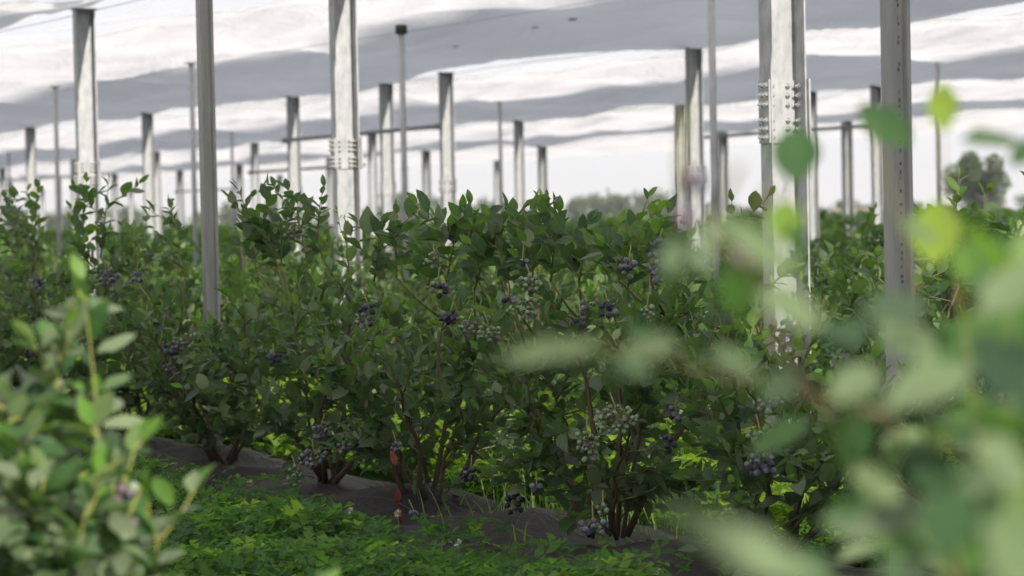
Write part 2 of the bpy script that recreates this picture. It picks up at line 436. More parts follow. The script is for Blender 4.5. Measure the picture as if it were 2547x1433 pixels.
# ------------------------------------------------------------------ rows
K1, K2 = 4.08, 6.10
P1 = K1 * CS
def mulch_z(p, t, p0, seed=0):
    u = (p - p0)
    return (.055 * np.exp(-(u/.22)**2) + .024*np.sin(7.6*t + seed)*np.exp(-((u-.06)/.2)**2) + .014*np.sin(3.1*t + seed) * np.exp(-(u/.25)**2) + .010*np.sin(9.7*t + 7*u + seed*2)*np.exp(-(u/.3)**2)
            + .003*np.sin(19*t - 9*u + seed) + .006*np.sin(14*u + 4*t + 2*np.sin(1.7*t)))
def mulch_strip(p0, t0, t1, label, half=.33, seed=0, dt=.035, front=.0):
    tt = np.arange(t0, t1, dt); uu = np.linspace(-half - front, half, 46)
    U, T = np.meshgrid(uu, tt)
    edge = (U > half - .02) | (U < -half - front + .02)
    Pp = p0 + U + edge * .03*np.sin(2.3*T + seed)*np.sign(U)
    Z = mulch_z(Pp, T, p0, seed) + .010
    V = np.stack([U + (Pp - p0 - U), T, Z], -1).reshape(-1, 3)
    nr, ncx = U.shape
    i = (np.arange(nr-1)[:, None]*ncx + np.arange(ncx-1)[None]).ravel()
    L = np.stack([i, i+1, i+ncx+1, i+ncx], 1).ravel()
    o = link('weed_fabric', np_mesh('weed_fabric', V, L, np.full(len(i), 4), [MULCH]))
    o.location = EN * p0; o.rotation_euler = (0, 0, TH)
    md = o.modifiers.new('thickness', 'SOLIDIFY'); md.thickness = .002
    return tag(o, label, 'weed fabric', 'black weed fabric under the rows')
mulch_strip(P1, 1.5, 16, 'dark woven weed fabric strip under the nearest sharp row of bushes', seed=0, front=.34)
mulch_strip(K2*CS, 1.0, 20, 'dark weed fabric strip under the second row, half hidden by grass', seed=3)
mulch_strip(1.02, -1.2, 6, 'dark weed fabric strip under the blurred foreground bushes', seed=5)

# ground
bm = MB(); bm.box((-400, -60, -.6), (400, 480, 0)); g = bm.build('ground', GROUND); tag(g, kind='structure')

# --- row 1: bushes in focus
def local(o, v): return v - o.location
def bush(name_loc, seed, label, clusters=(), group='bushes of the row in focus', extra=None, **kw):
    root = empty('blueberry_bush', name_loc)
    tag(root, label, 'blueberry bush', group)
    lv, st = gen_bush(seed, **kw)
    if extra: extra(root, lv, st)
    keep = np.ones(len(lv.b), bool)
    B = np.array(lv.b) + np.array(root.location)
    for (c, size, n, mix, sd) in clusters:
        cc = np.array(c); v = cc - np.array(CAM); d = np.linalg.norm(v); v = v / d
        w = B - np.array(CAM); s_ = w @ v; off = np.linalg.norm(w - s_[:, None]*v, axis=1)
        keep &= ~((s_ < d + .02) & (off < max(size.x, size.z)*.9 + .022))
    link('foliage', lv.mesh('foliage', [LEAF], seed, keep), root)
    st.build('stem', STEM, root)
    for (c, size, n, mix, sd) in clusters:
        berry_cluster(root, c - root.location, size, n, mix, sd)
    return root

RIPE, GRN, MIX, DRK, PUR = (8, 1, 1, 1), (0, 10, .7, 0), (4, 5, 3, 0), (1, 0, 1, 8), (3, 1, 5, 2)
def cl(x, y, dp, w, h, n, mix, sd):       # hanging cluster, dp = metres in front of the row's centre line
    return (at_p(x, y, P1 - dp), Vector((w, w*.8, h)), n, mix, sd)
row1 = [  # photo column of the base, seed, label, look, clusters
 (2560, 11, 'low blueberry bush at the right edge behind the blurred foreground twigs', dict(H=.58, Rr=.36, nc=8), [cl(2440, 1060, .25, .035, .03, 12, MIX, 1), cl(2400, 1100, .2, .03, .03, 9, GRN, 2)]),
 (1905, 12, 'blueberry bush with a big hanging cluster of ripe blue and green berries', dict(H=.70, Rr=.30, nc=9), [cl(1892, 1150, .30, .042, .034, 24, RIPE, 3), cl(1890, 1085, .30, .036, .022, 16, GRN, 4), cl(1910, 1005, .27, .040, .024, 14, (1, 6, 1, 0), 5), cl(1678, 1030, .2, .024, .022, 6, RIPE, 6), cl(1665, 1100, .2, .026, .026, 10, DRK, 7)]),
 (1490, 13, 'broad blueberry bush with a large pale green berry cluster low on its right', dict(H=.74, Rr=.44, nc=12), [cl(1530, 1045, .36, .065, .045, 52, GRN, 8), cl(1460, 1105, .36, .035, .05, 26, GRN, 9), cl(1640, 635, .25, .030, .045, 26, RIPE, 10), cl(1640, 680, .24, .036, .025, 12, RIPE, 11), cl(1565, 665, .25, .030, .03, 12, RIPE, 12), cl(1462, 762, .33, .028, .020, 7, RIPE, 13), cl(1443, 800, .33, .016, .016, 3, RIPE, 14), cl(1512, 770, .3, .022, .024, 8, DRK, 15), cl(1610, 775, .28, .02, .02, 8, GRN, 16), cl(1475, 1310, .36, .040, .028, 14, RIPE, 17), cl(1500, 1265, .33, .02, .014, 5, GRN, 18), cl(1335, 1215, .3, .02, .016, 4, RIPE, 19)]),
 (1065, 14, 'blueberry bush with thick brown canes and a red withered leaf at its foot', dict(H=.76, Rr=.42, nc=11), [cl(1320, 705, .3, .036, .026, 24, GRN, 20), cl(1265, 745, .3, .02, .016, 5, PUR, 21), cl(1300, 765, .3, .05, .035, 24, GRN, 22), cl(1090, 715, .3, .035, .030, 16, PUR, 23), cl(1120, 790, .3, .03, .02, 14, DRK, 24), cl(1165, 815, .32, .03, .025, 14, (1, 5, 4, 0), 25), cl(1215, 825, .32, .04, .03, 22, GRN, 26), cl(1300, 650, .2, .014, .014, 4, RIPE, 27), cl(1172, 1180, .28, .036, .026, 15, DRK, 28), cl(1278, 1250, .25, .03, .035, 14, DRK, 29), cl(985, 1110, .25, .018, .02, 6, PUR, 30), cl(1030, 1280, .22, .016, .014, 4, RIPE, 66)]),
 (808, 15, 'blueberry bush with forked brown canes and mixed berries near its base', dict(H=.72, Rr=.40, nc=10), [cl(800, 1075, .3, .036, .03, 16, RIPE, 31), cl(780, 1140, .3, .055, .035, 34, MIX, 32), cl(860, 1110, .28, .03, .026, 14, MIX, 33), cl(735, 1190, .3, .026, .05, 26, GRN, 34), cl(895, 1100, .26, .02, .02, 7, RIPE, 35), cl(915, 770, .28, .03, .024, 10, DRK, 36), cl(905, 800, .28, .035, .02, 10, PUR, 37), cl(1080, 650, .2, .035, .03, 18, GRN, 38), cl(735, 575, .1, .05, .04, 22, (0, 3, 7, 0), 39)]),
 (550, 16, 'shaded blueberry bush beside the thin grey row post with purple berries', dict(H=.70, Rr=.42, nc=11), [cl(430, 865, .3, .045, .045, 26, PUR, 40), cl(470, 845, .3, .04, .03, 14, (1, 6, 3, 0), 41), cl(425, 915, .3, .03, .02, 9, PUR, 42), cl(680, 890, .25, .03, .02, 9, DRK, 43)]),
 (330, 17, 'shaded blueberry bush left of the thin grey row post', dict(H=.86, Rr=.46, nc=11), [cl(270, 690, .25, .05, .04, 22, RIPE, 44), cl(80, 875, .3, .05, .03, 18, DRK, 45), cl(340, 690, .2, .03, .03, 9, RIPE, 46)]),
 (130, 18, 'softly blurred blueberry bush with tall leafy shoots at left', dict(H=.90, Rr=.46, nc=11), [cl(95, 705, .25, .035, .03, 12, RIPE, 47)]),
 (-40, 19, 'softly blurred blueberry bush cut by the left edge of the picture', dict(H=.92, Rr=.46, nc=10), []),
 (-190, 20, 'far end blueberry bush of the near row, beyond the left edge', dict(H=1.0, Rr=.46, nc=10), []),
]
def dead_leaf(root, lv, st):
    rg = random.Random(3)
    for (x, y, dz) in ((988, 1215, -1), (990, 1262, -1), (983, 1160, 1)):
        d = Leaves(); d.add(at_p(x, y, P1 - .24) - root.location, Vector((rg.gauss(0, .2), 0, dz)), Vector((.3, -1, .2)), .05, .02, .5, 0, .3, .6)
        link('withered_leaf', d.mesh('withered_leaf', [DEAD]), root)
def small_shoots(spec):
    def fn(root, lv, st):
        rg = random.Random(77)
        for (pts, L, tint) in spec:                    # tall shoots standing above the crown
            P = [at_p(x, y, P1 - .05) - root.location for x, y in pts]
            f0 = min(st.canes, key=lambda c_: (c_ - P[0]).length + max(0, c_.z - P[0].z)*2)
            st.tube([f0, f0.lerp(P[0], .5) - Vector((0, 0, .01)), P[0]], [.0042, .004, .0036], 5, 0, .7)
            st.tube(P, [.0036 - .0024*i/(len(P)-1) for i in range(len(P))], 4, 0, .85)
            leaf_along(lv, rg, P, .026, L, tint, .1, .2, bloomp=.2)
            for q in range(4):
                fr = .08 + .2*q; i = min(int(fr*(len(P)-1)), len(P)-2); c = P[i].lerp(P[i+1], fr*(len(P)-1) - i)
                a2 = rg.uniform(0, 6.28); t2 = bend(rg, c, Vector((math.cos(a2), math.sin(a2), rg.uniform(.3, 1.0))), rg.uniform(.08, .17), 5, .4)
                st.tube(t2, [.0024, .002, .0017, .0014, .001], 4, 0, .85); leaf_along(lv, rg, t2, .026, L, tint, .12, .2, bloomp=.2)
    return fn
extras = {
 0: None,
 1905: small_shoots([([(1835, 700), (1828, 600), (1820, 500)], .045, .35)]),
 1490: small_shoots([([(1330, 720), (1320, 620), (1345, 525)], .068, .36), ([(1190, 700), (1165, 600), (1170, 510)], .066, .36), ([(1260, 690), (1285, 600), (1280, 530)], .07, .3), ([(1370, 700), (1380, 600), (1390, 530)], .07, .32), ([(1440, 700), (1450, 640), (1470, 590)], .07, .3), ([(1560, 720), (1575, 650), (1590, 600)], .07, .35), ([(1540, 700), (1535, 620), (1540, 555)], .06, .62), ([(1620, 700), (1625, 610), (1645, 560)], .055, .4)]),
 1065: small_shoots([([(985, 690), (985, 600), (985, 525)], .06, .38), ([(930, 700), (940, 620), (950, 560)], .07, .3), ([(1060, 720), (1090, 640), (1120, 570)], .075, .35), ([(1110, 700), (1130, 600), (1150, 520)], .07, .35), ([(1180, 720), (1205, 640), (1230, 580)], .07, .4), ([(1260, 720), (1240, 620), (1205, 545)], .065, .34)]),
 808: small_shoots([([(700, 680), (655, 570), (670, 465)], .07, .24), ([(700, 660), (700, 580), (720, 520)], .07, .3), ([(640, 680), (625, 620), (605, 570)], .07, .3), ([(680, 640), (620, 540), (590, 465)], .06, .24), ([(765, 660), (745, 560), (740, 500)], .055, .25), ([(870, 700), (862, 600), (858, 545)], .026, .75), ([(800, 640), (790, 560), (800, 510)], .055, .28)]),
 550: small_shoots([([(460, 690), (445, 590), (420, 500)], .058, .35), ([(340, 700), (335, 620), (330, 575)], .055, .55)]),
 330: small_shoots([([(210, 680), (205, 560), (215, 450)], .066, .4), ([(250, 640), (262, 540), (270, 455)], .066, .4)]),
 130: small_shoots([([(85, 640), (88, 540), (95, 465)], .06, .5), ([(60, 640), (30, 560), (15, 490)], .07, .34)]),
}
for x, seed, label, kw, cls in row1:
    base = row_t(x, K1); base.z = .05
    ex = extras.get(x)
    if x == 1065:
        e0 = ex
        def ex(root, lv, st, e0=e0): e0(root, lv, st); dead_leaf(root, lv, st)
    bush(base, seed, label, cls, extra=ex, **kw)

# --- rows behind: copies of four bushes
protos = []
for i in range(4):
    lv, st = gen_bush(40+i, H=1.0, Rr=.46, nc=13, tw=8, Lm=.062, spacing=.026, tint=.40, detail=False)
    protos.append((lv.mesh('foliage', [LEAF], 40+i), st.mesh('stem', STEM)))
rg = random.Random(9)
def far_bush(loc, i, label, group, sz=1, stems=True):
    root = empty('blueberry_bush', loc, rg.uniform(0, 6.28))
    tag(root, label, 'blueberry bush', group)
    root.scale = (sz*rg.uniform(.92, 1.1), sz*rg.uniform(.92, 1.1), sz*rg.uniform(.9, 1.06))
    link('foliage', protos[i % 4][0], root)
    if stems: link('stem', protos[i % 4][1], root)
    return root
n_ind = 0
k = K2; ri = 2
while ri < 10:
    Y = k * F / (2547 + 2200 + 180); Yend = k * F / (2200 - 60)
    while Y < Yend:
        X = k - math.tan(TH) * Y
        xi = 1273.5 + F * X / Y
        if ri == 2:
            lab = ('sunlit blueberry bush in the second row right of the bolted post' if xi > 1960 else 'blueberry bush in the second row seen through gaps in the near row')
            grp = 'second row bushes'
        else:
            lab = 'blurred pale green blueberry bush in the far rows among the posts'; grp = 'far row bushes'
        szz = .93 if ri == 2 else .84
        if ri == 2 and xi > 2300: szz = 1.0
        far_bush(Vector((X, Y, .04)), n_ind, lab, grp, szz, ri < 5)
        n_ind += 1; Y += rg.uniform(.66, .80)
    k += 2.06; ri += 1
# the rows farther off read as one low green mass
lv = Leaves(); rg2 = random.Random(4)
while k < 60:
    Y = k * F / (2547 + 2200 + 100); Yend = k * F / (2200 - 60)
    while Y < Yend:
        X = k - math.tan(TH) * Y
        for q in range(7):
            lv.add((X + rg2.gauss(0, .25), Y + rg2.gauss(0, .2), rg2.uniform(.25, .85)), (rg2.gauss(0, 1), rg2.gauss(0, 1), rg2.uniform(-.1, .8)), (rg2.gauss(0, .5), rg2.gauss(0, .5), .8), .22, .16, rg2.uniform(.3, .7))
        Y += .3
    k += 2.4
o = link('distant_bush_rows', lv.mesh('distant_bush_rows', [LEAF], 4)); tag(o, 'distant rows of blueberry bushes merging into one pale green band', 'bushes', kind='stuff')

# ------------------------------------------------------------------ clover and grass
rn = np.random.default_rng(7)
def clover_field(name, regions, label):
    Vs, ti = [], []
    for (p0, p1, t0, t1, dens, hmax, sz, tint) in regions:
        n = int((p1-p0)*(t1-t0)*dens)
        p = rn.uniform(p0, p1, n); t = rn.uniform(t0, t1, n)
        clump = .5 + .5*np.sin(p*5.1 + 1.3*np.sin(t*2.2)) * np.sin(t*4.3 + 1.7*np.sin(p*3.1))
        e = np.minimum(p - p0, p1 - p)
        keep = rn.random(n) < np.clip(.35 + e*6 + (clump-.5)*.5, 0, 1)
        p, t, clump = p[keep], t[keep], clump[keep]; n = len(p)
        h = hmax * (.35 + .65*rn.random(n)) * (.55 + .6*clump)
        cx = p*CS - t*SN; cy = p*SN + t*CS
        a0 = rn.uniform(0, 6.28, n); s = sz * rn.uniform(.7, 1.3, n)
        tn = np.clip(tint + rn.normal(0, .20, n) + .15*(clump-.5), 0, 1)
        tl = rn.normal(0, .35, (n, 2))
        for j in range(3):
            a = a0 + j*2.094 + rn.normal(0, .2, n)
            dx, dy = np.cos(a), np.sin(a)
            def P(along, side, up):
                x = (dx*along - dy*side)*s; y = (dy*along + dx*side)*s
                return np.stack([cx + x, cy + y, h + up*s + x*tl[:, 0] + y*tl[:, 1]], -1)
            Vs.append(np.stack([P(.04, 0, 0), P(.62, -.46, .14), P(1.0, 0, -.05), P(.62, .46, .14)], 1)); ti.append(np.repeat(tn, 4))
    V = np.concatenate(Vs).reshape(-1, 3); T = np.concatenate(ti)
    N = len(V)//4; b = np.arange(N)*4
    L = np.stack([b, b+1, b+2, b, b+2, b+3], 1).ravel()
    uv = np.tile(np.array([[0, 0], [-.8, .5], [0, 1], [.8, .5]]), (N, 1))
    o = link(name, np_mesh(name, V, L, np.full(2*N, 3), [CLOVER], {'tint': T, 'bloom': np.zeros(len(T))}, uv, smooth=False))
    return tag(o, label, 'clover', kind='stuff')
clover_field('clover', [(2.0, 2.93, 3.2, 11, 1700, .16, .028, .34), (2.0, 2.9, 3.2, 11, 1500, .08, .022, .20), (2.86, 3.24, 3.2, 11, 420, .13, .026, .32), (3.86, 4.95, 2.5, 14, 1500, .24, .034, .90), (3.84, 5.05, 2.5, 14, 1500, .12, .026, .70),  # alley behind the near row tinted lime to paint in sunlight
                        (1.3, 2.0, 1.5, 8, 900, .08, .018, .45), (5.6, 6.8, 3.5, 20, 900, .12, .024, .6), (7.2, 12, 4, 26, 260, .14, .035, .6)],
             'dense green clover covering the alleys between the rows')
ll = Leaves(); rgl = random.Random(14)
for i in range(130):
    t = rgl.uniform(3.5, 13); u = rgl.gauss(-.12, .2)
    P = PT(P1 + u, t, float(mulch_z(P1 + u, t, P1, 0)) + .016)
    ll.add(P, (rgl.gauss(0, 1), rgl.gauss(0, 1), rgl.gauss(0, .15)), (rgl.gauss(0, .3), rgl.gauss(0, .3), 1), rgl.uniform(.010, .028), rgl.uniform(.006, .012), .5, 0, rgl.uniform(-.3, .4), .4)
tag(link('leaf_litter', ll.mesh('leaf_litter', [mat_simple('dry_leaf', [(.3, (.07, .05, .03)), (.5, (.16, .11, .06)), (.75, (.26, .20, .12))], 14, .8)])), 'dry fallen leaves scattered over the weed fabric', 'leaf litter', kind='stuff')
def grass_mesh(n, h, spread, seed, tint):
    rg = random.Random(seed); mb = MB()
    for i in range(n):
        a = rg.uniform(0, 6.28); o0 = Vector((rg.gauss(0, spread), rg.gauss(0, spread), 0))
        d = Vector((math.cos(a), math.sin(a), 0)); hh = h*rg.uniform(.5, 1.1); ln = rg.uniform(.15, .8)*hh
        sd = Vector((-d.y, d.x, 0)); w = rg.uniform(.0022, .004)
        V = []
        for q in range(6):
            s = q/5; c = o0 + d*(ln*s*s) + Vector((0, 0, hh*(s - .28*s*s*ln/hh)))
            ww = w*(1 - s**2) + .0003
            V += [c - sd*ww, c + sd*ww]
        mb.add(V, [(2*q, 2*q+1, 2*q+3, 2*q+2) for q in range(5)], 0, True, min(1, max(0, rg.gauss(tint, .15))))
    me = mb.mesh('grass_blades', CLOVER); u = me.uv_layers.new(name='leaf')
    u.data.foreach_set('uv', np.full(2*len(me.loops), .5, dtype=np.float32)); return me
lit = []
rgG = random.Random(5)
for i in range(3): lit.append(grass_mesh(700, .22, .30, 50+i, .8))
V_, T_ = None, None
def grass_ground(pp, label):
    """loose grass among the clover: one mass made of merged patches"""
    Vs, Ls, Ts, off = [], [], [], 0
    for (p, t, i, s) in pp:
        me = lit[i]; n = len(me.vertices); co = np.empty(n*3, np.float32); me.vertices.foreach_get('co', co); co = co.reshape(-1, 3)*s
        a = rgG.uniform(0, 6.28); c, s_ = math.cos(a), math.sin(a)
        w = PT(p, t); q = np.stack([co[:, 0]*c - co[:, 1]*s_ + w.x, co[:, 0]*s_ + co[:, 1]*c + w.y, co[:, 2]], -1)
        li = np.empty(len(me.loops), np.int32); me.loops.foreach_get('vertex_index', li)
        tv = np.empty(n, np.float32); me.attributes['tint'].data.foreach_get('value', tv)
        Vs.append(q); Ls.append(li + off); Ts.append(tv); off += n
    V, L, T = np.concatenate(Vs), np.concatenate(Ls), np.concatenate(Ts)
    o = link('alley_grass', np_mesh('alley_grass', V, L, np.full(len(L)//4, 4), [CLOVER], {'tint': T, 'bloom': T*0}, np.full((len(V), 2), .5)))
    tag(o, label, 'grass', kind='stuff')
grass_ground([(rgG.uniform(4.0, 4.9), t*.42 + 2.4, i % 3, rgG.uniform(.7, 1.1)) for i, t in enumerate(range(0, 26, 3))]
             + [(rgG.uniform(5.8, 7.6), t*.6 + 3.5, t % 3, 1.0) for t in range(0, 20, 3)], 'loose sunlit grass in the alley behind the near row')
for (x, y, n, h, lab) in ((1830, 1425, 26, .14, 'grass tuft on the front edge of the weed fabric at lower right'),
                          (480, 1245, 22, .13, 'thin grass tuft on the weed fabric edge at lower left'),
                          (2085, 1230, 60, .26, 'tall arching grass tuft at the end of the grey fabric, right'),
                          (1660, 1395, 14, .12, 'short grass tuft where the fabric meets clover below the wide bush')):
    v = ray(x, y); d = (CAM.z - .01) / -v.z
    o = link('grass_tuft', grass_mesh(n, h, .03, x, .55)); o.location = CAM + v*d; o.location.z = 0
    tag(o, lab, 'grass tuft', 'grass tufts along the fabric')
for (x, y, lab) in ((622, 1203, 'white clover flower on a thin stalk against the dark fabric, left'),
                    (990, 1278, 'white clover flower in front of the bush with thick canes'),
                    (1140, 1352, 'white clover flower in the clover at bottom centre'),
                    (1640, 1427, 'white clover flower at the bottom edge near the fabric'),
                    (613, 1292, 'faded clover flower in the clover below the left fabric'),
                    (1225, 1190, 'small pale clover flower in the sunlit grass behind the row'),
                    (872, 1272, 'tiny fading clover flower on the clover margin left of centre')):
    v = ray(x, y); zf = .10; d = (CAM.z - zf) / -v.z; P = CAM + v*d
    mb = MB(); rgf = random.Random(x)
    for i in range(46):
        a = rgf.uniform(0, 6.28); e = rgf.uniform(-.9, 1.5)
        dd = Vector((math.cos(a)*math.cos(e), math.sin(a)*math.cos(e), math.sin(e)))
        sd = unit(dd.cross(Vector((.3, .2, .9))))*.0017
        mb.add([dd*.003 - sd, dd*.003 + sd, dd*.0115 + sd*.9 + Vector((0, 0, .001)), dd*.0125 - sd*.6], [(0, 1, 2, 3)], 0)
    root = empty('clover_flower', (P.x, P.y, 0)); tag(root, lab, 'clover flower', 'white clover flowers')
    h = mb.build('flower_head', FLOWER, root); h.location = (0, 0, zf)
    mb = MB(); mb.tube([(0.006, .004, 0), (.003, 0, zf*.5), (0, 0, zf)], .0011, 4, 0, .8); mb.build('stalk', STEM, root)

# ------------------------------------------------------------------ canopy posts
HT = .93 + 1.36                          # gutter height
def channel(w, b, lip=.0075, t=.005):
    h = w/2
    return [(-h, 0), (-h, -b), (-h+lip, -b), (-h+lip, -b+t), (-h+t, -b+t), (-h+t, -t), (h-t, -t), (h-t, -b+t), (h-lip, -b+t), (h-lip, -b), (h, -b), (h, 0)]
def bolt_mesh():
    mb = MB(); mb.prism([(.009*math.cos(q*math.pi/3), .009*math.sin(q*math.pi/3)) for q in range(6)], .001, .009)
    mb.prism([(.012*math.cos(q*math.pi/5), .012*math.sin(q*math.pi/5)) for q in range(10)], -.001, .001)
    mb.prism([(.0045*math.cos(q*math.pi/4), .0045*math.sin(q*math.pi/4)) for q in range(8)], .009, .017)
    return mb.mesh('bolt', BOLT)
BM = bolt_mesh()
chan_cache = {}
def post(x, k, label, w=.112, b=.085, splice=None, bolts=True, group='canopy posts', top=HT):
    P = row_t(x, k); root = empty('canopy_post', P, TH); tag(root, label, 'post', group)
    key = (w, b, top)
    if key not in chan_cache:
        mb = MB(); mb.prism(channel(w, b), -.3, top)
        chan_cache[key] = mb.mesh('channel', GALV)
    link('channel', chan_cache[key], root)
    if ('cap', w, b) not in chan_cache:
        mb = MB(); mb.box((-w/2-.012, -b-.012, top), (w/2+.012, .012, top+.008)); chan_cache[('cap', w, b)] = mb.mesh('top_plate', GALV)
    link('top_plate', chan_cache[('cap', w, b)], root)
    if splice:
        z, hh = splice; h = w/2; g = .004
        mb = MB()
        mb.box((-h-.008, -b+.004, z-hh), (-h-.0005, -.002, z+hh))        # outer left plate
        mb.box((-h+.0055, -.0125, z-hh), (h-.0055, -.0055, z+hh))        # web plate
        mb.box((h+.0005, -b-.012, z-hh-.004), (h+.0085, -.002, z+hh+.004))  # right plate standing proud
        mb.build('splice_plate', GALV, root)
        if bolts:
            nr = 6
            zs = [z - hh*.84 + i*(2*hh*.84)/(nr-1) + (.012 if i > 2 else -.012)*0 for i in range(nr)]
            zs = [z + s for s in (-hh*.82, -hh*.55, -hh*.28, hh*.22, hh*.52, hh*.82)]
            for zz in zs:
                spots = [((-h-.008, -b*.28, zz), 'L'), ((-h-.008, -b*.72, zz), 'L'), ((-w*.22, -.0125, zz), 'F'), ((w*.22, -.0125, zz), 'F'),
                         ((h-.005, -b*.45, zz), 'L'), ((h+.0085, -b*.55, zz), 'Rr')]
                for q, s in spots:
                    o = link('bolt', BM, root); o.location = q
                    o.rotation_euler = {'L': (0, -math.pi/2, 0), 'F': (math.pi/2, 0, 0), 'Rr': (0, math.pi/2, 0)}[s]
    return root
KB, KA, KC, KD, KE = 6.1, 12.36, 19.15, 25.6, 32.2
post(1943, KB, 'wide galvanised channel post with a bolted splice plate, right of centre', .160, .070, (1.30, .115))
post(862, KB, 'tall pale channel post with bolted splice plate just left of centre', .128, .055, (1.27, .075))
post(222, KB, 'tall pale channel post behind the bush shoots at left, top in view', .128, .055, (1.27, .075))
post(-245, KB, 'channel post just beyond the left edge', .128, .055, (1.27, .075), False)
A_lab = {1732: 'channel post rising beside a slim tube right of centre, splice behind blurred berries', 1117: 'channel post right of the dark capped tube, top under the grey film band',
         968: 'channel post just left of the dark capped tube, crossed by the rail', 737: 'channel post at the left end of the horizontal rail',
         375: 'channel post left of the thin grey row post, top at the film', 84: 'channel post near the left edge behind leafy shoots'}
for x, l in A_lab.items(): post(x, KA, l, .13, .05, (1.25, .06) if x in (1732, 1117, 968, 737) else None, x in (1732, 1117))
for x in (-160, -370): post(x, KA, 'pale channel post beyond the left edge', .13, .05)
C_lab = {1296: 'distant pale post standing alone right of the centre post', 932: 'distant pale post close left of the rail crossing post', 640: 'distant pale post between the grey row post and the rail',
         396: 'distant slim post touching the right side of a nearer post', 2022: 'distant post just right of the wide bolted post', 2184: 'distant post half hidden behind the slotted row post',
         1697: 'distant post just left of the post beside the slim tube'}
for x, l in C_lab.items(): post(x, KC, l, .13, .05)
for x in (190, 12, -150): post(x, KC, 'distant blurred post among the left shoots', .115, .08, group='far canopy posts')
D_lab = {1352: 'far post with dark upper end against the white sky', 1064: 'far short post left of a nearer post, dark upper end', 2108: 'far post between the bolted post and slotted row post, against sky'}
for x, l in D_lab.items(): post(x, KD, l, .14, .10)
for x in (826, 600, 452, 290, 150, 30, -100, 1800): post(x, KD, 'far faint post low under the canopy film', .14, .10, group='far canopy posts')
for x in (700, 520, 330, 110, 0, 1010, 1240): post(x, KE, 'farthest faint post at the edge of the canopy', .13, .10, group='far canopy posts')

# slim tubes under the ridges
def prop(x, k, label, top, cap=False, r=.021):
    P = row_t(x, k); root = empty('ridge_prop', P); tag(root, label, 'tube post', 'slim ridge tubes')
    mb = MB(); mb.tube([(0, 0, -.2), (0, 0, 1.2), (0, 0, top)], r, 14); mb.build('tube', GALV, root)
    mb = MB()
    if cap: mb.tube([(0, 0, top-.045), (0, 0, top-.04), (0, 0, top+.015), (0, 0, top+.02)], [.034, .042, .042, .036], 14); mb.build('cap', DARK, root)
    else: mb.box((-.05, -.04, top), (.05, .04, top+.01)); mb.build('cap', GALV, root)
HR = .93 + 1.36
prop(1012, 9.1, 'slim round tube with a dark cap under the film, centre left', HR, True)
prop(1782, 9.1, 'slim round tube between the two right hand posts', HR)
prop(150, 9.1, 'slim round tube with flat head at far left', HR)
prop(489, 9.1, 'slim round tube hidden behind the thin grey row post', HR)
prop(1252, 16.1, 'thin distant tube beside a lone pale post at centre', HR)
prop(2340, 16.1, 'thin distant tube with flat head near the right tree', HR)
prop(1722, 16.1, 'thin distant tube behind the post right of centre', HR)
prop(30, 16.1, 'thin distant tube at the left edge', HR)
prop(585, 16.1, 'thin distant tube right of the thin grey row post', HR)
# rails
def rail(x0, x1, k, z, label, r=.021):
    a, b = row_t(x0, k), row_t(x1, k); root_p = a.copy(); mb = MB()
    n = 9; mb.tube([(b-a)*(i/(n-1)) + Vector((0, 0, z)) - ED*0 for i in range(n)], r, 10)
    for e in (Vector((0, 0, z)), (b-a) + Vector((0, 0, z))):
        mb.tube([e - ED*.03, e + ED*.03], r*1.35, 10)
    o = mb.build('rail', GALV); o.location = root_p + EN*(-.0); tag(o, label, 'rail', 'horizontal bracing rails')
    o.location += EN*-.09
rail(737, 1117, KA, 1.80, 'horizontal grey rail between two posts left of centre')
rail(862+60, 640, KC, 1.80, 'distant horizontal rail behind the posts left of centre', .024)
rail(1740, 2180, KC, 1.86, 'thin distant horizontal rail passing behind the wide bolted post', .020)
rail(452, 600, KD, 1.75, 'far thin rail low beside the grey row post', .022)

# trellis posts standing in the near row
def row_post(x, label, slots=False, w=.055, d=.040):
    P = row_t(x, K1 + (.16 if x < 1000 else 0)); root = empty('row_post', P, TH); tag(root, label, 'post', 'thin grey row posts')
    h = w/2; t = .003; g = .012
    poly = [(-h, 0), (-h, -d), (-g-.005, -d), (-g, -d+.010), (g, -d+.010), (g+.005, -d), (h, -d), (h, 0), (h-.012, 0), (h-.012, -t), (h-t, -t), (h-t, -d+t), (g+.006, -d+t), (g+.001, -d+.010+t), (-g-.001, -d+.010+t), (-g-.006, -d+t), (-h+t, -d+t), (-h+t, -t), (-h+.012, -t), (-h+.012, 0)]
    mb = MB(); mb.prism(poly, -.3, 2.32); mb.build('profile', STEEL, root)
    if not slots: return
    mb = MB(); rgp = random.Random(x); z = .25
    while z < 2.28 and True:
        hh = rgp.uniform(.005, .009)
        mb.box((-.0014 + rgp.uniform(-.002, .002), -d+.0088, z), (.0012 + rgp.uniform(-.002, .002), -d+.0105, z+hh)); z += rgp.choice((.012, .02, .03, .05))
    mb.build('slot_row', SLOT, root)
row_post(2224, 'thin grey slotted row post on the right, close and sharp', True)
row_post(520, 'thin grey slotted row post among the bushes left of centre')

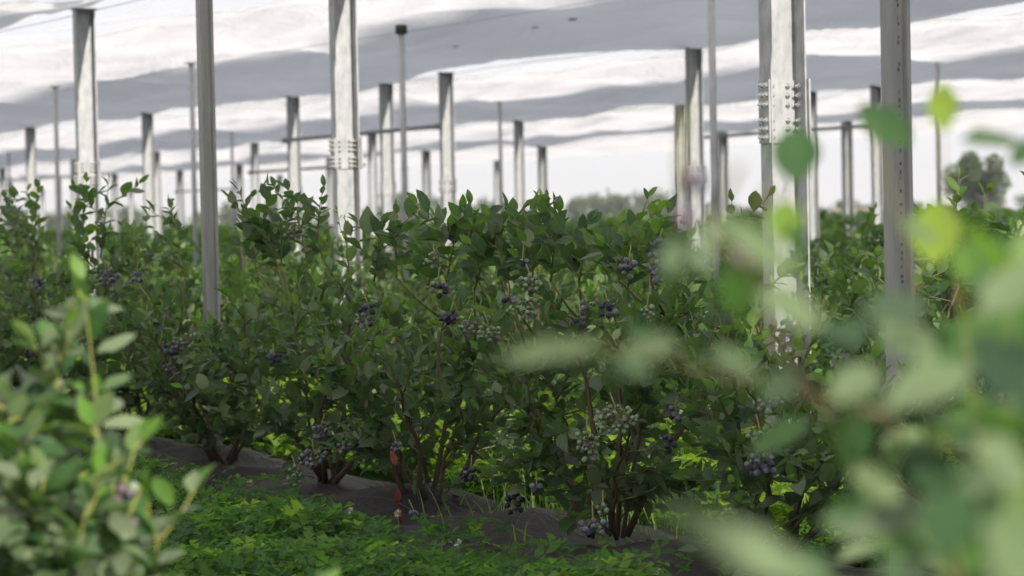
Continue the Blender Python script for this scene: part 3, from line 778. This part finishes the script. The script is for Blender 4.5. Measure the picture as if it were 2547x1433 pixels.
# ------------------------------------------------------------------ canopy film
rw = np.random.default_rng(21)
def film_height(Pp, T, g0, g1, seed):
    s = np.clip((Pp - g0)/(g1 - g0), 0, 1)
    z = HT + .012 + .05*np.sin(np.pi*s)
    rr = np.random.default_rng(seed)
    for i in range(9):
        a = rr.uniform(.5, 2.4); b = rr.uniform(.2, 1.1); amp = .020/(.6 + a*.6)
        z = z + amp*np.sin(a*2.2*Pp + b*2.0*T*rr.choice([-1, 1]) + rr.uniform(0, 6.28))
    for i in range(5):                     # sharper folds
        a = rr.uniform(2, 5); b = rr.uniform(.6, 2.0)
        ph = a*Pp + b*T + 1.5*np.sin(.7*T + rr.uniform(0, 6)) + rr.uniform(0, 6.28)
        z = z - .024*(.5 + .5*np.sin(.6*T + .9*Pp + i))*(1 - np.abs(np.sin(ph)))**3
    for i in range(10):                    # small creases
        a = rr.uniform(4, 14); b = rr.uniform(-3.5, 3.5)
        ph = a*Pp + b*T + 1.2*np.sin(.9*T + rr.uniform(0, 6)) + 1.0*np.sin(1.3*Pp + rr.uniform(0, 6)); m1 = .5 + .5*np.sin(.8*Pp + .5*T*rr.uniform(-1, 1) + rr.uniform(0, 6))
        z = z + m1*.014*(5/a)**.6*np.sin(ph)
    z = z + .045*np.sin(np.pi*s)*np.sin(T*2*np.pi/3.8 + seed)
    return z
def grid_obj(name, U, T, Z, mat, origin_p, parent=None, attrs=None):
    V = np.stack([U, T, Z], -1).reshape(-1, 3); nr, nc = U.shape
    i = (np.arange(nr-1)[:, None]*nc + np.arange(nc-1)[None]).ravel()
    L = np.stack([i, i+1, i+nc+1, i+nc], 1).ravel()
    return link(name, np_mesh(name, V, L, np.full(len(i), 4), [mat], attrs), parent)
def bay(g0, g1, label, seed, gap=(0, .78), t0=-8, t1=100, overlay=.5, dt=.12):
    tt = np.concatenate([np.arange(t0, 45, dt), np.arange(45, t1, dt*2.5)])
    root = empty('canopy_film', (0, 0, 0), TH); tag(root, label, 'canopy film', 'white film sheets of the canopy')
    uu = np.linspace(g0 + gap[1], g1 + .08, 110); U, T = np.meshgrid(uu, tt)
    ed = (U == uu[0])
    Ux = U + ed*.06*np.sin(T*1.7 + seed)
    grid_obj('lower_sheet', Ux, T, film_height(Ux, T, g0, g1, seed), FILM, 0, root)
    if gap[0] > 0:                        # narrow flap on the far side of the gutter wire
        uu = np.linspace(g0 + .02, g0 + gap[0], 6); U, T = np.meshgrid(uu, tt)
        grid_obj('gutter_flap', U, T, film_height(U, T, g0, g1, seed), FILM, 0, root)
    if g0 > 5 or g1 < 5.5:                # added thin strip: looks white over the slot but lets the sun through
        a_, b_ = (g0 + .06, g0 + gap[1] + .05) if g0 > 5 else (g0 - .54, g0 + gap[1] + .05)
        if g0 > 4:
            uu = np.linspace(a_, b_, 16); U, T = np.meshgrid(uu, tt)
            grid_obj('sun_pass_strip', U, T, film_height(U, T, g0, g1, seed) - .012, SUN_PASS, 0, root, {'edge': np.full(U.size, .26)})
    if overlay:  # added second sheet that paints the grey shade band on the film
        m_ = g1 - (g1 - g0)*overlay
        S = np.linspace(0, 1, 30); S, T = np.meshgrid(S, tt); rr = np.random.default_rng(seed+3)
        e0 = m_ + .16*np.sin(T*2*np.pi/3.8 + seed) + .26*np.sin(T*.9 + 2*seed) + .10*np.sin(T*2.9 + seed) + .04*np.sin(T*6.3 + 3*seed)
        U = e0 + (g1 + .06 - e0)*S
        grid_obj('shade_sheet', U, T, film_height(U, T, g0, g1, seed) + .03 + .05*np.sin(np.pi*S), SHADE_FILM, 0, root, {'edge': np.clip(S/.16, 0, 1).ravel()})
    return root
G = [k_*CS for k_ in (KB, KA, KC, KD, KE)]
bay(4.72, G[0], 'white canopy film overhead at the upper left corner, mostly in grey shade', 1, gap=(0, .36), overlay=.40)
bay(.45, 4.12, 'unseen white canopy film over the near row, edges cut to let sun in', 6, gap=(0, 1.2), overlay=0)  # unseen; both edges placed for where the sun should land
bay(-4.5, .80, 'unseen white canopy film added over the blurred foreground bushes to shade them', 7, gap=(0, .1), overlay=0)  # unseen; added to keep most direct sun off the foreground
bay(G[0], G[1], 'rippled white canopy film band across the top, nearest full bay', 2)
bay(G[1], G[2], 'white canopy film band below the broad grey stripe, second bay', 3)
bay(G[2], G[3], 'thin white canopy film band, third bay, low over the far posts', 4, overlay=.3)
bay(G[3], G[4], 'last faint strip of canopy film above the white sky', 5, overlay=0, dt=.3)

# wires carrying the film, and the clips along them
for i, (g_, lab) in enumerate(((G[0], 'taut steel wire along the nearest line of channel posts'), (G[1], 'taut steel wire along the tops of the second line of posts'),
                (G[2], 'thin steel wire along the third line of posts'), ((G[0]+G[1])/2, 'thin steel wire under the nearest film ridge between slim tubes'))):
    mb = MB(); mb.tube([(0, t, .012*math.sin(t*.8)) for t in np.arange(-6, 60, 1.9)], .0022, 5)
    o = mb.build('canopy_wire', GALV); o.location = EN*g_ + Vector((0, 0, HT - .012)); o.rotation_euler = (0, 0, TH); tag(o, lab, 'wire', 'wires carrying the canopy')
rgc = random.Random(12)
for (x, y, p_) in ((1330, 118, 9.2), (1130, 142, 9.4), (1425, 98, 9.0), (880, 95, 8.4)):
    P = at_p(x, y, p_); t_ = P.dot(ED); P = PT(p_, t_, float(film_height(np.array([p_]), np.array([t_]), G[0], G[1], 2)[0]) - .004) if p_ > 6 else PT(p_, t_, HT + .01)
    mb = MB(); mb.tube([(-.03, .01, 0), (0, 0, -.003), (.03, -.01, 0)], [.006, .010, .006], 7); mb.tube([(0, 0, -.004), (0, 0, .02)], .004, 5)
    o = mb.build('film_clip', DARK if rgc.random() < .3 else STEEL); o.location = P; tag(o, 'small clip hanging on the underside of the grey film band', 'clip', 'clips under the canopy film')

# ------------------------------------------------------------------ far trees
def crown(seed, n, H, W, leaf):
    rg = random.Random(seed); lv = Leaves()
    cl_ = [(Vector((rg.gauss(0, W*.24), rg.gauss(0, W*.24), H*rg.uniform(.22, .86))), rg.uniform(.16, .30)*W) for _ in range(26)]
    for i in range(n):
        c, r = rg.choice(cl_); v = Vector((rg.gauss(0, 1), rg.gauss(0, 1), rg.gauss(0, 1))).normalized()*r*rg.random()**.35
        lv.add(c + v, (rg.gauss(0, 1), rg.gauss(0, 1), rg.gauss(0, .6)), v + Vector((0, 0, .4)), leaf*rg.uniform(.6, 1.4), leaf*.7, rg.uniform(.1, .9))
    me = lv.mesh('crown', [TREEL], seed)
    mb = MB(); mb.tube([(0, 0, -.2), (.05, .02, H*.3), (0, .05, H*.7)], [W*.05, W*.04, W*.015], 7)
    for q in range(5):
        a = q*1.26; mb.tube([(0, 0, H*.32), (math.cos(a)*W*.14, math.sin(a)*W*.14, H*.5), (math.cos(a)*W*.27, math.sin(a)*W*.27, H*.68)], [W*.02, W*.014, W*.006], 5)
    return me, mb.mesh('trunk', BARK)
def tree(loc, meshes, label, group, s=1, rz=0):
    root = empty('broadleaf_tree', loc, rz); root.scale = (s, s, s); tag(root, label, 'tree', group)
    link('crown', meshes[0], root); link('trunk', meshes[1], root)
big = crown(3, 9000, 4.2, 2.4, .17)
v = ray(2420, 535); tree(CAM + v*130 - Vector((0, 0, .6)), big, 'dense dark green tree standing alone beyond the field at right', 'trees beyond the field')
P = CAM + v*130; 
fl = [crown(60+i, 900, 4.6, 4.6, .5) for i in range(3)]
rgt = random.Random(8)
for i, x in enumerate(range(-60, 2640, 62)):
    if 1330 < x < 1370: continue
    d = rgt.uniform(250, 330); q = CAM + ray(x + rgt.uniform(-20, 20), 545 - .021*(x-1273))*d; q.z = 0
    s = rgt.uniform(.55, .95) * (1.0 if x < 1700 else .62)
    tree(q, fl[i % 3], 'hazy low tree in the distant tree line on the horizon', 'distant tree line', s, rgt.uniform(0, 6))

# small farm shed far off at right
q = CAM + ray(2130, 540)*150; root = empty('farm_shed', (q.x, q.y, 0), R(15)); root.scale = (.6, .6, .85); tag(root, 'low far shed with reddish roof beyond the rows at right', 'shed')
SHW = mat_simple('shed_wall', [(.3, (.50, .48, .46)), (.7, (.62, .60, .58))], 1, .8); SHR = mat_simple('shed_roof', [(.3, (.20, .15, .13)), (.7, (.27, .20, .17))], 3, .8)
mb = MB(); mb.box((-2.4, -1.2, 0), (2.4, 1.2, .75)); mb.build('wall', SHW, root)
mb = MB(); mb.add([(-2.6, -1.4, .75), (2.6, -1.4, .75), (2.6, 1.4, .75), (-2.6, 1.4, .75), (-2.6, 0, 1.35), (2.6, 0, 1.35)], [(0, 1, 5, 4), (2, 3, 4, 5), (0, 4, 3), (1, 2, 5), (0, 3, 2, 1)]); mb.build('roof', SHR, root)
mb = MB(); mb.box((-.5, -1.23, 0), (.5, -1.2, .6)); mb.build('door', STEEL, root)

# ------------------------------------------------------------------ foreground bushes
def px_leaf(lv, x0, y0, x1, y1, w, d, tint, bloom=0, d1=None, face=.75, curl=.06):
    a = at(x0, y0, d); b = at(x1, y1, d1 or d*1.02)
    n = (CAM - a).normalized()*face + Vector((0, 0, 1))*(1.25 - face)
    L = (b - a).length
    lv.add(a, b - a, n, L, w*d/F*1.05, tint, bloom, curl, .25)
def px_stem(st, pts, rad, tint, ground=None):
    P = [at(x, y, d) for x, y, d in pts]
    if ground: P = [Vector(ground)] + P
    st.tube(P, [rad*(1 - .6*i/(len(P)-1)) for i in range(len(P))], 6, 0, tint)
    return P
# left
rg = random.Random(31)
lv, st = Leaves(), MB()
base = at(150, 1433, 3.05); base = Vector((base.x, base.y, .05))
root = empty('blueberry_bush', base); tag(root, 'sunlit blurred blueberry bush in the lower left corner with yellow green shoots', 'blueberry bush', 'foreground bushes')
shoots = [[(285, 1500, 3.05), (250, 1200, 3.0), (235, 960, 3.0), (222, 840, 3.0), (205, 700, 3.0)], [(150, 1500, 3.1), (130, 1150, 3.05), (150, 880, 3.0), (185, 760, 3.0)],
          [(60, 1500, 2.95), (20, 1200, 2.9), (30, 1000, 2.9)], [(340, 1520, 2.9), (300, 1330, 2.9), (280, 1200, 2.9)], [(410, 1560, 2.9), (390, 1430, 2.9), (390, 1330, 2.9)],
          [(10, 1500, 3.1), (60, 1300, 3.1), (120, 1080, 3.1)], [(220, 1520, 2.8), (200, 1330, 2.8), (240, 1180, 2.8)], [(-60, 1500, 3), (-40, 1150, 3), (-20, 950, 3)], [(120, 1500, 2.85), (100, 1350, 2.85), (60, 1200, 2.85)],
          [(330, 1520, 3.05), (290, 1430, 3.05), (280, 1340, 3.05)], [(180, 1500, 3.2), (170, 1250, 3.2), (90, 1050, 3.2)]]
for i, s in enumerate(shoots):
    P = px_stem(st, s, .0026, .85, base + Vector((rg.gauss(0, .03), rg.gauss(0, .03), 0)))
    leaf_along(lv, rg, P[1:], .015 if i > 1 else .030, .054, .46, .02, .25, bloomp=.4)
    for q in range(2):
        c = P[2].lerp(P[3], rg.random()); t2 = bend(rg, c, Vector((rg.gauss(0, .8), rg.gauss(0, .6), rg.uniform(.2, .9))), rg.uniform(.05, .09), 4)
        st.tube(t2, [.002, .0016, .0013, .001], 4, 0, .95); leaf_along(lv, rg, t2, .022, .055, .45, .1, .3, bloomp=.5)
for a in ((205, 790, 100, 765, 38, 3, .5, .5), (225, 775, 310, 760, 34, 3, .5, .5), (215, 770, 220, 735, 90, 3, .6, .45), (240, 880, 340, 825, 36, 3, .5, .5), (140, 850, 85, 795, 45, 3, .35), (255, 1060, 370, 1040, 45, 3, .5, .7),
          (270, 1160, 335, 1100, 66, 3, .5, .7), (80, 1010, 30, 960, 70, 3, .35), (255, 970, 330, 925, 36, 3, .5, .2), (205, 745, 208, 695, 22, 3, 1), (185, 800, 165, 740, 22, 3, 1), (250, 1030, 300, 985, 60, 3, .5, .6), (430, 1260, 380, 1180, 45, 2.9, .75), (60, 1250, 0, 1200, 60, 2.9, .5, .5)):
    px_leaf(lv, *a)
for i in range(330):
    x = abs(rg.gauss(0, 175)) - 20; y = rg.uniform(1090 + x*.6, 1520); d = rg.uniform(2.75, 3.25); a = rg.uniform(0, 6.28); L = .043*F/d*rg.uniform(.7, 1.25)
    px_leaf(lv, x, y, x + math.cos(a)*L, y + math.sin(a)*L*.8, L*.5, d, rg.uniform(.2, .6), rg.choice((0, .2, .4, .5, .65)), face=rg.uniform(.1, .9))
for ob in (lv,):
    ob.b = [tuple(Vector(q) - base) for q in ob.b]
st.v = [tuple(Vector(q) - base) for q in st.v]
link('foliage', lv.mesh('foliage', [LEAF], 31), root); st.build('stem', STEM, root)
for (x, y, d, w, n, mx, sd) in ((70, 1140, 2.9, .022, 9, PUR, 71), (310, 1230, 2.9, .018, 6, (1, 4, 4, 0), 72), (320, 1310, 2.85, .015, 4, (0, 4, 4, 0), 74)):
    berry_cluster(root, at(x, y, d) - base, Vector((w, w, w*1.1)), n, mx, sd, .009)
# yellow tip at the bottom edge
lv, st = Leaves(), MB(); b2 = at(820, 1500, 2.6); b2 = Vector((b2.x, b2.y, .04))
root = empty('blueberry_shoot', b2); tag(root, 'blurred yellow green shoot tip rising into the bottom edge left of centre', 'shoot')
px_stem(st, [(815, 1600, 2.6), (815, 1440, 2.6)], .004, .9, b2)
for a in ((815, 1450, 840, 1405, 34, 2.6, .9), (812, 1450, 790, 1415, 26, 2.6, .9), (815, 1480, 860, 1455, 34, 2.6, .8), (812, 1520, 770, 1500, 34, 2.6, .8)): px_leaf(lv, *a)
lv.b = [tuple(Vector(q) - b2) for q in lv.b]; st.v = [tuple(Vector(q) - b2) for q in st.v]
link('foliage', lv.mesh('foliage', [LEAF], 32), root); st.build('stem', STEM, root)

# right, very close
rg = random.Random(33)
lv, st = Leaves(), MB(); base = Vector((.42, 1.45, .05))
root = empty('blueberry_bush', base); tag(root, 'very blurred blueberry bush filling the right foreground in front of the lens', 'blueberry bush', 'foreground bushes')
stems = [[(2420, 1600, 1.5), (2350, 1250, 1.45), (2200, 1030, 1.4), (2050, 1010, 1.35), (1960, 920, 1.3), (1860, 660, 1.25), (1760, 590, 1.2)],
         [(2520, 1600, 1.6), (2440, 1150, 1.6), (2400, 860, 1.6), (2380, 640, 1.6), (2345, 420, 1.6), (2343, 270, 1.6)],
         [(2200, 1600, 1.2), (2010, 1420, 1.15), (1800, 1330, 1.1), (1640, 1260, 1.1)], [(2060, 1000, 1.35), (1800, 930, 1.3), (1560, 870, 1.3), (1300, 870, 1.3)],
         [(1900, 800, 1.3), (1930, 600, 1.3), (1960, 460, 1.3)], [(2300, 1080, 1.5), (2270, 640, 1.5), (2190, 400, 1.5), (2160, 300, 1.5)], [(2500, 1500, 1.4), (2500, 1000, 1.4), (2520, 700, 1.4)],
         [(2450, 1560, 1.3), (2260, 1300, 1.3), (2120, 1150, 1.3)]]
tints = [.5, .85, .75, .72, .75, .75, .7, .75]
PS = []
for i, s in enumerate(stems):
    g0 = base if i in (0, 1, 2, 6, 7) else {3: PS[0][3] if PS else None, 4: PS[0][5] if len(PS) > 0 else None, 5: PS[1][2] if len(PS) > 1 else None}[i]
    PS.append(px_stem(st, s, .0010 if i in (3, 4) else .0016 if i else .0030, tints[i], g0))
W = .45
hero = [ # x0,y0,x1,y1,width,depth,tint,bloom
 (1510, 865, 1225, 890, 75, 1.3, .5, W), (1690, 860, 1540, 870, 85, 1.32, .5, .45), (1775, 545, 2010, 690, 85, 1.15, .5, W), (1880, 740, 2065, 800, 125, 1.2, .5, W), (1620, 1265, 2120, 1470, 120, .95, .5, W),
 (2070, 1000, 2200, 900, 110, 1.35, .5, W), (2200, 1020, 2440, 890, 125, 1.3, .5, W), (2110, 1190, 2260, 1235, 105, 1.3, .55, .5), (2420, 1120, 2580, 1190, 150, 1.2, .5, W), (2440, 1300, 2600, 1470, 200, 1.0, .5, W),
 (2440, 790, 2580, 650, 110, 1.3, .5, .5), (2090, 1350, 2340, 1235, 95, 1.25, .2, .35), (2300, 870, 2180, 830, 85, 1.4, .5, .35), (1660, 690, 1690, 580, 60, 1.3, .3, .3),
 (2600, 1010, 2410, 830, 160, 1.1, .05, 0), (2140, 800, 2320, 740, 105, 1.3, .1, .1), (1960, 1440, 2080, 1380, 110, 1.15, .35, 0), (2330, 1400, 2390, 1200, 150, 1.1, .35, 0), (2100, 1080, 2130, 1190, 80, 1.3, .15, 0),
 (1976, 455, 1984, 305, 120, 1.75, .42, 0), (2262, 368, 2135, 250, 100, 1.8, .45, 0), (2390, 352, 2550, 340, 70, 1.8, .3, .2), (2430, 735, 2515, 585, 150, 1.7, .45, 0), (1825, 620, 1850, 800, 100, 1.6, .5, 0), (2350, 920, 2410, 790, 120, 1.7, .5, 0), (1700, 560, 1650, 720, 80, 1.5, .2, 0), (1900, 1010, 2000, 900, 80, 1.5, .1, 0), (1560, 800, 1640, 900, 60, 1.5, .2, 0), (2060, 870, 2150, 800, 90, 1.5, .15, 0), (2520, 420, 2590, 330, 70, 1.7, .35, 0), (1960, 560, 2010, 660, 70, 1.6, .3, 0),
 (2344, 330, 2346, 195, 75, 1.8, .95, 0), (1955, 610, 1950, 490, 90, 1.6, .92, 0), (2320, 660, 2335, 490, 120, 1.7, .95, 0), (2400, 700, 2390, 600, 60, 1.5, .85, 0), (2460, 860, 2420, 770, 90, 1.5, .6, 0), (2230, 560, 2340, 590, 70, 1.5, .5, .3), 
 (1760, 880, 1900, 930, 80, 1.3, .4, .3), (1500, 900, 1640, 930, 60, 1.35, .25, .1), (2260, 1100, 2180, 1180, 80, 1.3, .3, .2), (2500, 1250, 2400, 1330, 120, 1.15, .3, 0), (2040, 1300, 2180, 1330, 80, 1.25, .4, .2), (2180, 1440, 2330, 1400, 110, 1.1, .3, .1), (2460, 950, 2560, 880, 100, 1.3, .45, .2),
]
for h in hero: px_leaf(lv, *h)
for i in range(66):                          # leaves deeper in the bush
    x = 2580 - abs(rg.gauss(0, 240)) + 40; y = rg.uniform(900, 1520)
    if i % 9 == 0: x = rg.uniform(2440, 2600); y = rg.uniform(640, 900)
    if x < 2020 and y < 1290: continue
    a = rg.uniform(0, 6.28); d = rg.uniform(1.3, 2.0)
    L = .052*F/d; px_leaf(lv, x, y, x + math.cos(a)*L, y + math.sin(a)*L*.8, L*.48, d, rg.choice((.2, .4, .5, .6, .7, .85)), rg.choice((0, 0, 0, .3, .5)), face=rg.uniform(.1, .9))
for i in (6,): leaf_along(lv, rg, PS[i][1:], .04, .055, .5, .05, .3, bloomp=.4)
lv.b = [tuple(Vector(q) - base) for q in lv.b]; st.v = [tuple(Vector(q) - base) for q in st.v]
link('foliage', lv.mesh('foliage', [LEAF], 33), root); st.build('stem', STEM, root)
for (x, y, d, w, n, mx, sd) in ((1770, 612, 1.2, .009, 2, (1, 2, 8, 0), 81), (1690, 470, 1.4, .016, 3, (3, 1, 5, 0), 82), (1845, 650, 1.25, .006, 1, (0, 1, 5, 0), 83)):
    berry_cluster(root, at(x, y, d) - base, Vector((w, w, w*1.4)), n, mx, sd, .008)

# ------------------------------------------------------------------ haze
bm = MB(); bm.box((-430, -90, -1.6), (430, 510, 9)); hz_ = NT('haze_air')
pv = hz_.n('ShaderNodeVolumePrincipled', Density=.0008, Anisotropy=.2); pv.inputs['Color'].default_value = (.93, .94, .96, 1)
hz_.l(pv.outputs[0], hz_.out.inputs['Volume'])
tag(bm.build('haze', hz_.mat), kind='stuff')

# ------------------------------------------------------------------ light
SUNH = (EN*.12 - ED*.993).normalized(); EL = R(28)
to_sun = SUNH*math.cos(EL) + Vector((0, 0, math.sin(EL)))
ld = bpy.data.lights.new('sun', 'SUN'); ld.energy = 4.2; ld.angle = R(.5); ld.color = (1, .94, .85)
lo = bpy.data.objects.new('sun', ld); C.objects.link(lo); lo.rotation_euler = to_sun.to_track_quat('Z', 'Y').to_euler(); lo.location = (0, 0, 30)
w = bpy.data.worlds.new('World'); sc.world = w; w.use_nodes = True
nt = w.node_tree; bg = nt.nodes['Background']
sky = nt.nodes.new('ShaderNodeTexSky'); sky.sky_type = 'NISHITA'; sky.sun_disc = False
sky.sun_elevation = EL; sky.sun_rotation = math.atan2(SUNH.x, SUNH.y); sky.air_density = .8; sky.dust_density = .12; sky.ozone_density = 1.0
hz = nt.nodes.new('ShaderNodeMix'); hz.data_type = 'RGBA'; hz.inputs[0].default_value = .93   # thin white overcast in front of the blue
hz.inputs[7].default_value = (6.0, 5.9, 6.15, 1)
nt.links.new(sky.outputs[0], hz.inputs[6]); nt.links.new(hz.outputs[2], bg.inputs[0]); bg.inputs[1].default_value = .092

sc.view_settings.view_transform = 'Standard'; sc.view_settings.look = 'None'; sc.view_settings.gamma = 1
sc.view_settings.exposure = .80
sc.render.engine = 'CYCLES'
cy = sc.cycles; cy.use_denoising = True; cy.max_bounces = 8; cy.diffuse_bounces = 4; cy.transmission_bounces = 5; cy.glossy_bounces = 2
cy.sample_clamp_indirect = 6; cy.caustics_reflective = False; cy.caustics_refractive = False
